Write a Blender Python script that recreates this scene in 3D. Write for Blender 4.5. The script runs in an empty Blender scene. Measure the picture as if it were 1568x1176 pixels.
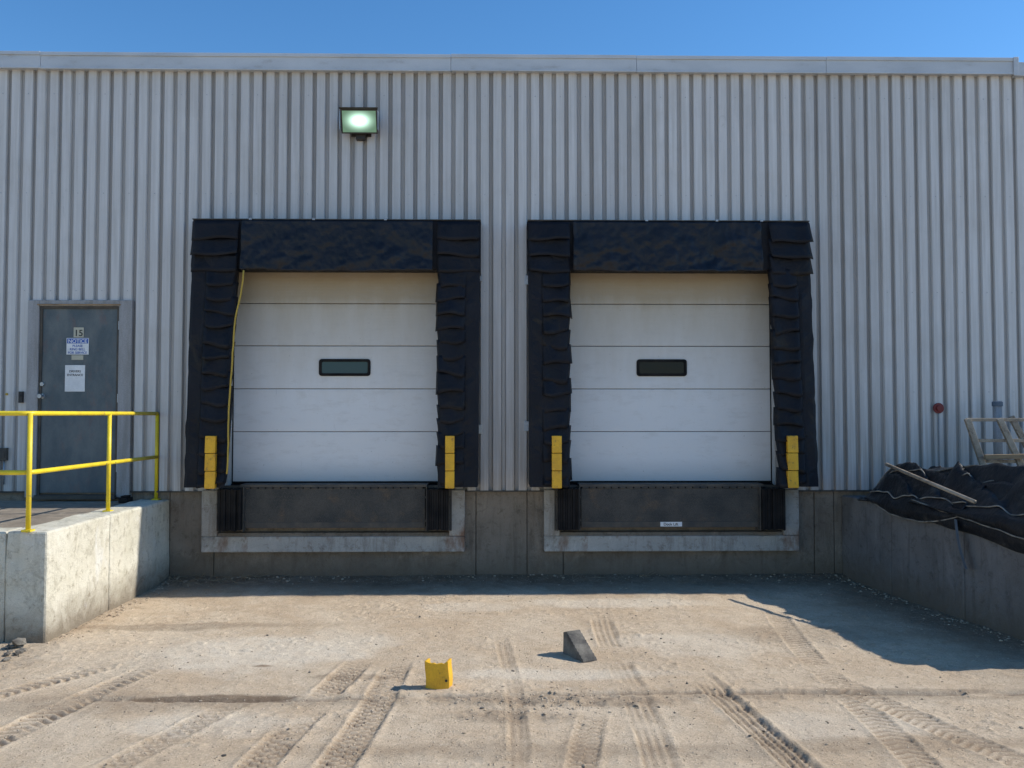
import bpy, bmesh, math, random
import numpy as np
from mathutils import Vector, Matrix, Euler
random.seed(7)
rng = np.random.RandomState(5)
scene = bpy.context.scene
scene.view_settings.view_transform = 'Standard'
scene.view_settings.look = 'None'
scene.view_settings.exposure = 0

# ---------------------------------------------------------------- image pixel coordinates projected through the camera onto world planes
F = 1314.0; D = 10.12; H = 1.93
ROT = Euler((math.radians(92.0), 0, math.radians(-0.9)))
RM = ROT.to_matrix(); C = Vector((0, -D, H))
def ray(u, v): return RM @ Vector(((u-784)/F, (588-v)/F, -1))
def W(u, v, y=0.0):
    d = ray(u, v); return C + d*((y-C.y)/d.y)
def G(u, v, z=0.0):
    d = ray(u, v); return C + d*((z-C.z)/d.z)
def X(u, y=0.0, v=634): return W(u, v, y).x
def Z(v, y=0.0, u=784): return W(u, v, y).z

SUN = Vector((1.27, 0.132, 1.0)).normalized()

# ---------------------------------------------------------------- materials
def new_mat(name):
    m = bpy.data.materials.new(name); m.use_nodes = True
    nt = m.node_tree; b = nt.nodes['Principled BSDF']
    return m, nt, b
def N(nt, t, **kw):
    n = nt.nodes.new(t)
    for k, v in kw.items():
        if k in n.inputs.keys(): n.inputs[k].default_value = v
        else: setattr(n, k, v)
    return n
def L(nt, a, b): nt.links.new(a, b)
def coords(nt, scale=(1, 1, 1)):
    tc = N(nt, 'ShaderNodeTexCoord'); mp = N(nt, 'ShaderNodeMapping')
    mp.inputs['Scale'].default_value = scale
    L(nt, tc.outputs['Object'], mp.inputs['Vector']); return mp.outputs[0]
def noise(nt, vec, scale, detail=6, rough=.6, dist=0):
    n = N(nt, 'ShaderNodeTexNoise'); n.inputs['Scale'].default_value = scale
    n.inputs['Detail'].default_value = detail; n.inputs['Roughness'].default_value = rough
    n.inputs['Distortion'].default_value = dist
    L(nt, vec, n.inputs['Vector']); return n.outputs['Fac']
def ramp(nt, fac, a, b, ca=0.0, cb=1.0):
    n = N(nt, 'ShaderNodeMapRange'); n.inputs['From Min'].default_value = a
    n.inputs['From Max'].default_value = b; n.inputs['To Min'].default_value = ca
    n.inputs['To Max'].default_value = cb; n.clamp = True
    L(nt, fac, n.inputs['Value']); return n.outputs[0]
def mix(nt, fac, a, b, mode='MIX'):
    n = N(nt, 'ShaderNodeMix', data_type='RGBA', blend_type=mode)
    for s, val in ((n.inputs[0], fac), (n.inputs[6], a), (n.inputs[7], b)):
        if isinstance(val, (int, float)): s.default_value = val
        elif isinstance(val, tuple): s.default_value = (*val, 1)
        else: L(nt, val, s)
    return n.outputs[2]
def mth(nt, op, a, b=0.0):
    n = N(nt, 'ShaderNodeMath', operation=op)
    for s, val in ((n.inputs[0], a), (n.inputs[1], b)):
        if isinstance(val, (int, float)): s.default_value = val
        else: L(nt, val, s)
    return n.outputs[0]
def mul(nt, col, g):
    cc = N(nt, 'ShaderNodeCombineColor')
    for i in range(3): L(nt, g, cc.inputs[i])
    return mix(nt, 1.0, col, cc.outputs[0], 'MULTIPLY')
def bump(nt, b, h, strength, dist=.01):
    n = N(nt, 'ShaderNodeBump'); n.inputs['Strength'].default_value = strength
    n.inputs['Distance'].default_value = dist
    L(nt, h, n.inputs['Height']); L(nt, n.outputs[0], b.inputs['Normal'])

def M(name, c1, c2, rough=.6, scale=3, stretch=(1, 1, 1), lo=.38, hi=.64, grain=.12, gscale=90,
      bmp=.2, bscale=60, bdist=.004, metal=0.0, c3=None, c3scale=6, c3lo=.6, c3hi=.72, spec=.4):
    m, nt, b = new_mat(name)
    v = coords(nt, stretch); v1 = coords(nt)
    col = mix(nt, ramp(nt, noise(nt, v, scale), lo, hi), c1, c2)
    if c3: col = mix(nt, ramp(nt, noise(nt, v, c3scale, 8, .7), c3lo, c3hi), col, c3)
    col = mul(nt, col, ramp(nt, noise(nt, v1, gscale, 3), .3, .7, 1-grain, 1+grain))
    L(nt, col, b.inputs['Base Color'])
    b.inputs['Metallic'].default_value = metal; b.inputs['Specular IOR Level'].default_value = spec
    L(nt, ramp(nt, noise(nt, v1, 5), .3, .7, rough*.85, min(1, rough*1.15)), b.inputs['Roughness'])
    if bmp: bump(nt, b, noise(nt, v1, bscale, 6), bmp, bdist)
    return m

def siding_mat():
    m, nt, b = new_mat('painted_corrugated_steel')
    v = coords(nt)
    sx = N(nt, 'ShaderNodeSeparateXYZ'); L(nt, v, sx.inputs[0])
    wn = N(nt, 'ShaderNodeTexWhiteNoise', noise_dimensions='1D')
    L(nt, mth(nt, 'FLOOR', mth(nt, 'MULTIPLY', sx.outputs[0], 1/.9)), wn.inputs['W'])
    st = noise(nt, coords(nt, (9, 9, .35)), 2.5, 6, .65)
    base = mix(nt, ramp(nt, st, .35, .68), (.61, .61, .61), (.50, .495, .485))
    blot = ramp(nt, noise(nt, v, 1.3, 8, .65), .5, .75, 0, .4)
    base = mix(nt, blot, base, (.41, .39, .36))
    # valleys painted darker to deepen the shade in the grooves
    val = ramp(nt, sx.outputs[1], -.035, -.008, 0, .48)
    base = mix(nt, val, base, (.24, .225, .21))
    low = ramp(nt, sx.outputs[2], 1.0, 2.4, .65, 0)
    base = mix(nt, mth(nt, 'MULTIPLY', low, ramp(nt, st, .3, .6)), base, (.34, .29, .24))
    base = mul(nt, base, ramp(nt, wn.outputs[0], 0, 1, .90, 1.06))
    spk = ramp(nt, noise(nt, v, 70, 3), .68, .74, 0, .35)
    base = mix(nt, spk, base, (.2, .19, .18))
    scf = ramp(nt, noise(nt, coords(nt, (1, 1, .5)), 6, 8, .8, 1.0), .62, .70, 0, .3)
    base = mix(nt, scf, base, (.34, .32, .30))
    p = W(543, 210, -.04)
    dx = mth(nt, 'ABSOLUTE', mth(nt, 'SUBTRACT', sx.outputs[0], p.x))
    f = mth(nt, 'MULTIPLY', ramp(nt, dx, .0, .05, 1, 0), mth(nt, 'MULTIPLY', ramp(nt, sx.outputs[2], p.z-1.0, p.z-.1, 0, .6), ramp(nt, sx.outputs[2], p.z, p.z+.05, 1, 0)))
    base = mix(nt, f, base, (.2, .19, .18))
    L(nt, base, b.inputs['Base Color'])
    b.inputs['Roughness'].default_value = .5
    b.inputs['Specular IOR Level'].default_value = .35
    bump(nt, b, noise(nt, coords(nt, (1, 1, .4)), 3.5, 3), .3, .02)
    return m

def door_mat():
    m, nt, b = new_mat('white_painted_sectional_door')
    v = coords(nt); sx = N(nt, 'ShaderNodeSeparateXYZ'); L(nt, v, sx.inputs[0])
    nn = noise(nt, coords(nt, (2.2, 1, .6)), 2.2, 7, .65)
    top = ramp(nt, mth(nt, 'ADD', sx.outputs[2], mth(nt, 'MULTIPLY', nn, .7)), 2.4, 4.0, 0, 1)
    col = mix(nt, top, (.71, .72, .73), (.42, .36, .26))
    edge = ramp(nt, mth(nt, 'ADD', sx.outputs[2], mth(nt, 'MULTIPLY', nn, .25)), 3.30, 3.45, 0, .6)
    col = mix(nt, edge, col, (.35, .28, .185))
    col = mix(nt, ramp(nt, noise(nt, coords(nt, (1, 1, 3)), 4, 9, .75), .52, .78, 0, .4), col, (.43, .41, .38))
    low = ramp(nt, sx.outputs[2], 1.1, 1.4, .45, 0)
    col = mix(nt, low, col, (.40, .38, .35))
    col = mix(nt, ramp(nt, noise(nt, v, 38, 2), .73, .77, 0, .6), col, (.2, .19, .18))
    scr = noise(nt, coords(nt, (30, 1, 1.6)), 1.6, 5, .7)
    col = mix(nt, ramp(nt, scr, .66, .72, 0, .3), col, (.38, .37, .36))
    L(nt, col, b.inputs['Base Color']); b.inputs['Roughness'].default_value = .45
    wv = N(nt, 'ShaderNodeTexWave', bands_direction='Z'); wv.inputs['Scale'].default_value = 18
    L(nt, v, wv.inputs['Vector'])
    bump(nt, b, mth(nt, 'ADD', wv.outputs['Fac'], mth(nt, 'MULTIPLY', noise(nt, v, 4, 3), 4)), .14, .006)
    return m

def concrete_mat(name, c1, c2, c3, rust=0.0, bstr=.5, base_grime=0.0, streak=.75, blotch=.65):
    m, nt, b = new_mat(name)
    v = coords(nt)
    col = mix(nt, ramp(nt, noise(nt, v, 1.7, 8, .65), .35, .66), c1, c2)
    st = noise(nt, coords(nt, (5, 5, .7)), 1.7, 8, .75, .4)
    col = mix(nt, ramp(nt, st, .50, .72, 0, streak), col, c3)
    pit = noise(nt, v, 11, 9, .78, .3)
    col = mix(nt, ramp(nt, pit, .53, .65, 0, blotch), col, c3)
    bl = noise(nt, v, 3.2, 9, .8, 1.0)
    col = mix(nt, ramp(nt, bl, .54, .64, 0, blotch*.6), col, c3)
    eff = noise(nt, coords(nt, (1, 1, .5)), 3.3, 8, .7, .6)
    col = mix(nt, ramp(nt, eff, .58, .70, 0, .55), col, tuple(min(.8, x*1.5) for x in c1))
    if rust:
        r = noise(nt, coords(nt, (1.2, 1, .6)), 3.1, 6, .6)
        col = mix(nt, ramp(nt, r, .57, .70, 0, rust), col, (.20, .09, .04))
    if base_grime:
        sx = N(nt, 'ShaderNodeSeparateXYZ'); L(nt, v, sx.inputs[0])
        zz = mth(nt, 'ADD', sx.outputs[2], mth(nt, 'MULTIPLY', bl, -.45))
        col = mix(nt, ramp(nt, zz, -.20, .14, base_grime, 0), col, (.17, .13, .09))
    col = mul(nt, col, ramp(nt, noise(nt, v, 160, 3), .3, .7, .85, 1.12))
    L(nt, col, b.inputs['Base Color']); b.inputs['Roughness'].default_value = .9
    b.inputs['Specular IOR Level'].default_value = .2
    bump(nt, b, mth(nt, 'ADD', mth(nt, 'MULTIPLY', pit, 2), noise(nt, v, 90, 5)), bstr, .008)
    return m

def ground_mat():
    m, nt, b = new_mat('dusty_ground')
    v = coords(nt)
    at = N(nt, 'ShaderNodeAttribute', attribute_name='mask')
    sp = N(nt, 'ShaderNodeSeparateColor'); L(nt, at.outputs['Color'], sp.inputs[0])
    n1 = noise(nt, v, .9, 9, .72, .6)
    col = mix(nt, ramp(nt, n1, .40, .60), (.60, .455, .31), (.70, .565, .41))
    n2 = noise(nt, v, 4.0, 9, .8, .4)
    col = mix(nt, ramp(nt, n2, .50, .66, 0, .55), col, (.44, .325, .215))
    n3 = noise(nt, v, 13, 8, .8, .2)
    col = mix(nt, ramp(nt, n3, .54, .66, 0, .5), col, (.41, .305, .205))
    col = mix(nt, ramp(nt, noise(nt, v, 8, 7, .75), .56, .68, 0, .45), col, (.76, .65, .50))
    rn = noise(nt, v, 7, 8, .75)
    col = mix(nt, mth(nt, 'MULTIPLY', sp.outputs[0], ramp(nt, rn, .3, .6, .3, .85)), col, (.77, .67, .53))
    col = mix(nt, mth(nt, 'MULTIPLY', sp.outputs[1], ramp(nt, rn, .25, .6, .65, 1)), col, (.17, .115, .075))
    col = mix(nt, mth(nt, 'MULTIPLY', sp.outputs[2], .85), col, (.30, .21, .135))
    vo = N(nt, 'ShaderNodeTexVoronoi'); vo.inputs['Scale'].default_value = 45; L(nt, v, vo.inputs['Vector'])
    sv = N(nt, 'ShaderNodeSeparateColor'); L(nt, vo.outputs['Color'], sv.inputs[0])
    near = ramp(nt, vo.outputs['Distance'], .12, .3, 1, 0)
    pick = mth(nt, 'MULTIPLY', near, ramp(nt, sv.outputs[0], .62, .72))
    pc = mix(nt, ramp(nt, sv.outputs[1], .45, .6), (.26, .19, .13), (.76, .66, .52))
    col = mix(nt, mth(nt, 'MULTIPLY', pick, .7), col, pc)
    col = mul(nt, col, ramp(nt, noise(nt, v, 70, 5, .9), .25, .75, .62, 1.30))
    L(nt, col, b.inputs['Base Color']); b.inputs['Roughness'].default_value = .95
    b.inputs['Specular IOR Level'].default_value = .1
    hh = mth(nt, 'ADD', noise(nt, v, 38, 8, .85), mth(nt, 'MULTIPLY', pick, .6))
    bump(nt, b, hh, .9, .016)
    return m

def vinyl_mat(name='black_vinyl', lo=.60, hi=.70, amt=.4, spec=.24, r0=.45, r1=.75):
    m, nt, b = new_mat(name)
    v = coords(nt)
    col = mix(nt, ramp(nt, noise(nt, v, 3, 7, .7), .4, .7), (.006, .0065, .010), (.015, .0155, .021))
    col = mix(nt, ramp(nt, noise(nt, v, 1.9, 5, .65, 1.2), lo, hi, 0, amt), col, (.045, .036, .022))
    col = mix(nt, ramp(nt, noise(nt, v, 22, 6, .8), .62, .76, 0, .4), col, (.045, .042, .038))
    L(nt, col, b.inputs['Base Color'])
    L(nt, ramp(nt, noise(nt, v, 6, 6), .3, .7, r0, r1), b.inputs['Roughness'])
    b.inputs['Specular IOR Level'].default_value = spec
    bump(nt, b, noise(nt, v, 9, 5, .6, .5), .5, .025)
    return m

def simple(name, c, rough=.5, metal=0.0, spec=.4):
    return M(name, c, tuple(x*.86 for x in c), rough, 6, metal=metal, grain=.06, bmp=.08, spec=spec)

m_siding = siding_mat(); m_door = door_mat(); m_ground = ground_mat(); m_vinyl = vinyl_mat()
m_curtain = vinyl_mat('header_curtain_vinyl', .60, .74, .30, .34, .36, .55)
m_fascia = M('fascia_metal', (.52, .56, .60), (.44, .48, .52), .45, 1.5, (1, 1, 3), grain=.04, bmp=.1, bscale=4, c3=(.36, .36, .36), c3scale=3, c3lo=.58, c3hi=.8)
m_found = concrete_mat('foundation_concrete', (.285, .24, .19), (.20, .165, .13), (.10, .08, .06), .1, .6, .9)
m_frame = concrete_mat('pale_concrete', (.50, .475, .43), (.39, .365, .33), (.18, .15, .115), .8, .5)
m_lwall = concrete_mat('whitewashed_concrete', (.74, .70, .59), (.63, .59, .47), (.34, .30, .22), 0, .9, .85, .4, .8)
m_rwall = concrete_mat('grey_concrete', (.215, .20, .19), (.15, .14, .132), (.08, .075, .07), 0, .6, .8)
m_plat = concrete_mat('platform_surface', (.38, .32, .25), (.26, .215, .165), (.15, .125, .10), 0, .9)
m_steelgrey = M('entry_door_paint', (.075, .10, .115), (.135, .155, .16), .5, 2.2, (2, 1, 1), .4, .66, .08,
                c3=(.17, .11, .10), c3scale=3.2, c3lo=.54, c3hi=.8)
m_trim = M('door_frame_trim', (.33, .33, .34), (.25, .245, .24), .5, 2.5, (4, 4, .6), c3=(.16, .14, .12), c3scale=5, c3lo=.6, c3hi=.75)
m_yellow = M('yellow_paint', (.80, .62, .03), (.66, .49, .03), .42, 5, grain=.06, bmp=.1, c3=(.28, .2, .08), c3scale=11, c3lo=.62, c3hi=.70)
m_orange = M('yellow_plastic', (.80, .44, .025), (.66, .34, .025), .55, 7, grain=.08, bmp=.15, c3=(.16, .10, .05), c3scale=14, c3lo=.58, c3hi=.7)
m_rubber = M('black_rubber', (.008, .008, .009), (.020, .018, .017), .8, 6, bmp=.5, bscale=40, spec=.2)
m_lip = M('painted_steel_plate', (.050, .050, .048), (.085, .078, .068), .65, 4, grain=.3, gscale=120, bmp=.6, bscale=120, spec=.25, c3=(.13, .095, .065), c3scale=5, c3lo=.55, c3hi=.72)
m_steel = M('galvanised_steel', (.42, .44, .46), (.32, .33, .35), .42, 6, metal=.6, bmp=.1)
m_darksteel = M('dark_steel', (.055, .053, .05), (.10, .085, .068), .6, 6, metal=.1, bmp=.2)
m_jamb = M('jamb_paint', (.50, .50, .49), (.34, .33, .31), .6, 3, (3, 3, .5))
m_bronze = simple('bronze_housing', (.035, .03, .026), .5)
m_white = simple('white_sign', (.78, .79, .80), .5)
m_blue = simple('blue_sign_ink', (.02, .10, .42), .5)
m_ink = simple('black_ink', (.03, .03, .03), .6)
m_cream = simple('cream_plate', (.50, .48, .38), .6)
m_red = simple('red_cap', (.20, .03, .03), .5)
m_rope = simple('yellow_rope_fibre', (.50, .34, .06), .8)
m_tarp = M('black_tarp', (.010, .010, .012), (.022, .022, .024), .40, 4, bmp=.6, bscale=14, bdist=.025, c3=(.07, .062, .052), c3scale=4, c3lo=.56, c3hi=.72, spec=.4)
m_hem = M('tarp_hem', (.34, .31, .26), (.12, .11, .10), .7, 9)
m_strap = simple('blue_grey_strap', (.11, .145, .19), .7)
m_alu = M('weathered_rails', (.40, .33, .25), (.26, .205, .15), .75, 8, metal=.0, bmp=.2, c3=(.14, .10, .07), c3scale=14, c3lo=.52, c3hi=.68)
m_wood = M('ladder_wood', (.36, .24, .13), (.20, .14, .09), .8, 5, (1, 1, 8))
m_stone = M('stones', (.54, .43, .31), (.32, .25, .18), .95, 8, grain=.25, bmp=.5, spec=.1)
m_debris = M('debris', (.22, .20, .17), (.09, .08, .07), .95, 8, grain=.25, bmp=.5, spec=.1)
m_roof = simple('roof_membrane', (.3, .3, .3), .9)

# ---------------------------------------------------------------- mesh helpers
class B:
    def __init__(s): s.v = []; s.f = []
    def box(s, x0, x1, y0, y1, z0, z1):
        x0, x1 = sorted((x0, x1)); y0, y1 = sorted((y0, y1)); z0, z1 = sorted((z0, z1))
        s.hexa([(x0, y0, z0), (x1, y0, z0), (x1, y1, z0), (x0, y1, z0), (x0, y0, z1), (x1, y0, z1), (x1, y1, z1), (x0, y1, z1)]); return s
    def hexa(s, p):
        n = len(s.v); s.v += [tuple(q) for q in p]
        s.f += [tuple(n+i for i in q) for q in ((0, 3, 2, 1), (4, 5, 6, 7), (0, 1, 5, 4), (1, 2, 6, 5), (2, 3, 7, 6), (3, 0, 4, 7))]; return s
    def grid(s, P):
        n = len(s.v); a = len(P); b = len(P[0])
        for r in P: s.v += [tuple(q) for q in r]
        for i in range(a-1):
            for j in range(b-1):
                s.f.append((n+i*b+j, n+i*b+j+1, n+(i+1)*b+j+1, n+(i+1)*b+j))
        return s
    def tube(s, pts, r, k=10, cap=True):
        pts = [Vector(p) for p in pts]; n = len(s.v); up = None
        for i, p in enumerate(pts):
            d = (pts[min(i+1, len(pts)-1)]-pts[max(i-1, 0)]).normalized()
            if up is None:
                up = Vector((0, 0, 1)) if abs(d.z) < .9 else Vector((1, 0, 0))
            a = d.cross(up).normalized(); b_ = a.cross(d).normalized(); up = b_
            for j in range(k):
                t = 2*math.pi*j/k
                s.v.append(tuple(p+a*math.cos(t)*r+b_*math.sin(t)*r))
        for i in range(len(pts)-1):
            for j in range(k):
                s.f.append((n+i*k+j, n+i*k+(j+1) % k, n+(i+1)*k+(j+1) % k, n+(i+1)*k+j))
        if cap:
            s.f.append(tuple(n+j for j in range(k))[::-1]); s.f.append(tuple(n+(len(pts)-1)*k+j for j in range(k)))
        return s
    def cyl(s, c, d, r, h, k=24):
        c = Vector(c); d = Vector(d).normalized(); return s.tube([c, c+d*h], r, k)
    def obj(s, name, mat, bevel=0, smooth=False, solid=0):
        me = bpy.data.meshes.new(name); me.from_pydata(s.v, [], s.f); me.update()
        o = bpy.data.objects.new(name, me); scene.collection.objects.link(o)
        me.materials.append(mat)
        if smooth:
            for p in me.polygons: p.use_smooth = True
        bm = bmesh.new(); bm.from_mesh(me); bmesh.ops.recalc_face_normals(bm, faces=bm.faces); bm.to_mesh(me); bm.free()
        if solid:
            md = o.modifiers.new('s', 'SOLIDIFY'); md.thickness = solid; md.offset = 0
        if bevel:
            md = o.modifiers.new('b', 'BEVEL'); md.width = bevel; md.segments = 2; md.limit_method = 'ANGLE'
        return o
def group(name, objs):
    bpy.context.view_layer.update()
    pts = [o.matrix_world @ Vector(c) for o in objs for c in o.bound_box]
    c = Vector([(min(p[i] for p in pts)+max(p[i] for p in pts))/2 for i in range(3)])
    e = bpy.data.objects.new(name, None); e.empty_display_size = .2; e.location = c
    scene.collection.objects.link(e)
    for o in objs:
        o.parent = e; o.matrix_parent_inverse = Matrix.Translation(-c)
    return e
def recentre(o):
    c = sum((Vector(b) for b in o.bound_box), Vector())/8
    o.data.transform(Matrix.Translation(-c)); o.location = c; return o
def text(name, body, size, pos, mat, align='CENTER', sx=1.0):
    cu = bpy.data.curves.new(name, 'FONT'); cu.body = body; cu.size = size; cu.align_x = align
    cu.extrude = .0008; cu.offset = size*.012
    o = bpy.data.objects.new(name+'_c', cu); scene.collection.objects.link(o)
    bpy.context.view_layer.update()
    me = bpy.data.meshes.new_from_object(o); bpy.data.objects.remove(o)
    me.transform(Matrix.Translation(Vector(pos)) @ Matrix.Rotation(math.pi/2, 4, 'X') @ Matrix.Diagonal((sx, 1, 1, 1)))
    me.materials.clear(); me.materials.append(mat)
    o = bpy.data.objects.new(name, me); scene.collection.objects.link(o); return o
def rrect(cx, cz, w, h, r, n=5):
    out = []
    for (sx, sz, a0) in ((1, 1, 0), (-1, 1, 90), (-1, -1, 180), (1, -1, 270)):
        for i in range(n+1):
            a = math.radians(a0+90*i/n)
            out.append((cx+sx*(w/2-r)+r*math.cos(a), cz+sz*(h/2-r)+r*math.sin(a)))
    return out
def vn(x, y, s=0):
    xi = np.floor(x); yi = np.floor(y); fx = x-xi; fy = y-yi
    fx = fx*fx*(3-2*fx); fy = fy*fy*(3-2*fy)
    def h(a, b):
        t = np.sin(a*127.1+b*311.7+s*74.7)*43758.5453; return t-np.floor(t)
    return (h(xi, yi)*(1-fx)+h(xi+1, yi)*fx)*(1-fy)+(h(xi, yi+1)*(1-fx)+h(xi+1, yi+1)*fx)*fy
def fbm(x, y, s=0, o=4):
    r = 0; a = .5
    for i in range(o): r = r+a*(vn(x*2**i, y*2**i, s+i*3)-.5); a *= .5
    return r
def nz(a, b, s=0): return float(fbm(np.array([a]), np.array([b]), s)[0])

# ================================================================ GROUND
def axis(lo, a, b, hi, step):
    mid = np.arange(a, b+step, step)
    k = np.geomspace(.05, 1, 16)
    return np.concatenate([(a+(lo-a)*k)[::-1], mid, b+(hi-b)*k])
xs = axis(-450, -5.2, 5.2, 450, .0135); ys = axis(-450, -6.2, .12, 450, .0135)
XX, YY = np.meshgrid(xs, ys)
clod = np.maximum(0, fbm(XX*22, YY*22, 20, 3)-.06)
h = .030*fbm(XX*.8, YY*.8, 1, 3)+.016*fbm(XX*5, YY*5, 9, 4)+.008*fbm(XX*24, YY*24, 22, 3)+.05*clod*np.clip(fbm(XX*1.7, YY*1.7, 61, 3)*5+.3, 0, 1)
mr = np.zeros_like(XX); mg = np.zeros_like(XX); mb = np.zeros_like(XX)
def sstep(a, b, x):
    t = np.clip((x-a)/(b-a), 0, 1); return t*t*(3-2*t)
def track(p, q, w=.24, depth=.010, tread=.007, pitch=.055, mode=0, seed=0, amp=1.0):
    global h, mb
    a = G(*p); b = G(*q); dx, dy = b.x-a.x, b.y-a.y; Ln = math.hypot(dx, dy); dx /= Ln; dy /= Ln
    s = (XX-a.x)*dx+(YY-a.y)*dy; t = -(XX-a.x)*dy+(YY-a.y)*dx+.06*np.sin(s*1.1+seed)
    s2 = s+.010*fbm(XX*14, YY*14, seed, 2)
    m = (1-sstep(w*.46, w*.52, np.abs(t)))*sstep(-.3, .3, s)*(1-sstep(Ln-.4, Ln+.15, s))
    var = sstep(-.22, .0, fbm(XX*2.1, YY*2.1, 40+seed, 4))*(.65+.35*sstep(-.1, .1, fbm(XX*9, YY*9, 90+seed, 2)))
    if mode == 0: pat = np.sin(2*np.pi*(s2/pitch+np.abs(t)*8))
    elif mode == 1: pat = np.sin(2*np.pi*(s2/pitch+.5*(np.floor(t/.06) % 2)))*np.abs(np.cos(np.pi*t/.06))**.4
    else: pat = np.sin(2*np.pi*t/.05)*(.7+.3*np.sin(2*np.pi*s2/.05))
    edge = np.exp(-((np.abs(t)-w*.55)/.022)**2)*sstep(-.3, .3, s)*(1-sstep(Ln-.4, Ln+.2, s))
    h = h*(1-.65*np.clip(m*var, 0, 1))+amp*(m*var*(-depth*.8+tread*1.05*pat)+edge*var*.008)
    mb = np.maximum(mb, np.clip(amp, 0, 1.2)*m*var*(.48-.45*pat))
track((1005, 1200), (925, 930), .20, .008, .006, .05, 2, 1, .8)
track((1240, 1200), (1075, 1030), .20, .014, .010, .055, 2, 2, 1.3)
track((-60, 1160), (245, 1025), .23, .012, .010, .070, 0, 3, 1.35)
track((-120, 1100), (175, 1022), .20, .012, .010, .070, 0, 4, 1.25)
track((385, 1200), (540, 1015), .22, .010, .010, .065, 1, 5, 1.3)
track((500, 1200), (602, 1012), .22, .010, .010, .065, 1, 6, 1.2)
track((780, 1200), (775, 975), .12, .006, .004, .05, 2, 7, .7)
track((1420, 1200), (1190, 940), .20, .007, .006, .065, 0, 8, .8)
track((120, 1200), (380, 1075), .20, .005, .007, .065, 1, 9, .9)
track((1600, 1180), (1280, 1040), .22, .006, .007, .065, 0, 10, .9)
track((905, 1200), (915, 1090), .18, .008, .008, .065, 1, 11, .9)
yl = -4.20+.035*np.sin(XX*1.1)+.05*fbm(XX*2, YY*0, 60, 3)+.012*XX
lw = sstep(-2.9, -2.6, XX)
ln = np.exp(-((YY-yl)/.022)**2)*lw
rag = sstep(-.15, .03, fbm(XX*3, YY*3, 71, 3))
h = h-ln*.016*rag+sstep(0, .04, YY-yl)*.012*lw*(1-sstep(5, 6, np.abs(XX)))
mg = np.maximum(mg, ln*.7*rag); mg = np.maximum(mg, .35*np.exp(-((YY-yl+.06)/.08)**2)*lw*rag)
def blob(u, v, rx, ry, seed=0, soft=.35, ns=1.1):
    c = G(u, v); q = np.sqrt(((XX-c.x)/rx)**2+((YY-c.y)/ry)**2)+ns*fbm(XX*2.6, YY*2.6, seed, 5)
    return 1-sstep(1-soft, 1+soft, q)
mr = np.maximum(mr, blob(400, 1000, .85, .58, 3)); mr = np.maximum(mr, .8*blob(880, 1035, .85, .12, 8))
mr = np.maximum(mr, .8*blob(950, 925, .9, .2, 5)); mr = np.maximum(mr, .6*blob(1050, 990, .6, .35, 15))
mr = np.maximum(mr, .7*blob(300, 1110, .6, .2, 25)); mr = np.maximum(mr, .6*blob(720, 930, .5, .2, 35))
mr = np.maximum(mr, .5*blob(1300, 1110, .7, .2, 36))
cS = G(325, 1072)
q = np.sqrt(((XX-cS.x)/.60)**2+((YY-cS.y-.02*np.sin(XX*3))/.048)**2)+.25*fbm(XX*5, YY*5, 12, 3)
st = 1-sstep(.85, 1.15, q); mg = np.maximum(mg, st*.9); mr = mr*(1-st); h = h-st*.008
dug = blob(840, 1074, .80, .10, 13, .6); mg = np.maximum(mg, dug*.5); h = h+dug*(.065*fbm(XX*11, YY*11, 31, 4)+.004)
dug2 = blob(790, 1097, .40, .10, 17, .6); mg = np.maximum(mg, .45*dug2); h = h+dug2*.05*fbm(XX*11, YY*11, 37, 4)
mg = np.maximum(mg, .4*blob(250, 960, 1.2, .12, 23))
mg = np.maximum(mg, .45*blob(1400, 1060, .9, .06, 29)); mg = np.maximum(mg, .4*blob(540, 1040, .3, .06, 33))
mg = np.maximum(mg, .3*blob(1250, 975, 1.0, .3, 39)); mg = np.maximum(mg, .35*blob(120, 1080, .7, .2, 41)); mg = np.maximum(mg, .3*blob(1000, 1150, 1.3, .12, 43))
mg = np.maximum(mg, .3*blob(1350, 1140, .9, .12, 45)); mg = np.maximum(mg, .25*blob(560, 1150, .7, .12, 47))
rs = blob(402, 1023, .07, .025, 44, .5, .6)
mb = np.maximum(mb, rs)
edgeS = sstep(-1.25, -.05, YY+.4*fbm(XX*2.5, YY*2.5, 50, 4)); mg = np.maximum(mg, .95*edgeS*(YY < .5))  # dark soil by the foundation, deepened to put shade into the ground colour
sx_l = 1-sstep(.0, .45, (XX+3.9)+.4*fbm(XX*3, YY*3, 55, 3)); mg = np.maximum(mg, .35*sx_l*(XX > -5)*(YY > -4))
sx_r = sstep(-1.35, 0, XX-(3.98-.155*YY)+.5*fbm(XX*3, YY*3, 56, 3)); mg = np.maximum(mg, .8*sx_r*(XX < 6)*(YY > -6))  # soil colour darkened to strengthen the shade cast by the right wall
h = h+.035*sstep(-.35, 0, YY+.15*fbm(XX*4, YY*4, 52, 3))*(YY < .5)
far = sstep(7, 20, np.maximum(np.abs(XX), np.abs(YY))); h = h*(1-far)
ny, nx = XX.shape
co = np.stack([XX, YY, h], -1).reshape(-1, 3).astype(np.float32)
idx = np.arange(nx*ny).reshape(ny, nx)
quads = np.stack([idx[:-1, :-1], idx[:-1, 1:], idx[1:, 1:], idx[1:, :-1]], -1).reshape(-1, 4).astype(np.int32)
me = bpy.data.meshes.new('ground'); me.vertices.add(len(co)); me.vertices.foreach_set('co', co.ravel())
me.loops.add(quads.size); me.loops.foreach_set('vertex_index', quads.ravel())
me.polygons.add(len(quads)); me.polygons.foreach_set('loop_start', np.arange(0, quads.size, 4, dtype=np.int32))
me.polygons.foreach_set('loop_total', np.full(len(quads), 4, dtype=np.int32)); me.update(calc_edges=True)
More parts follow.
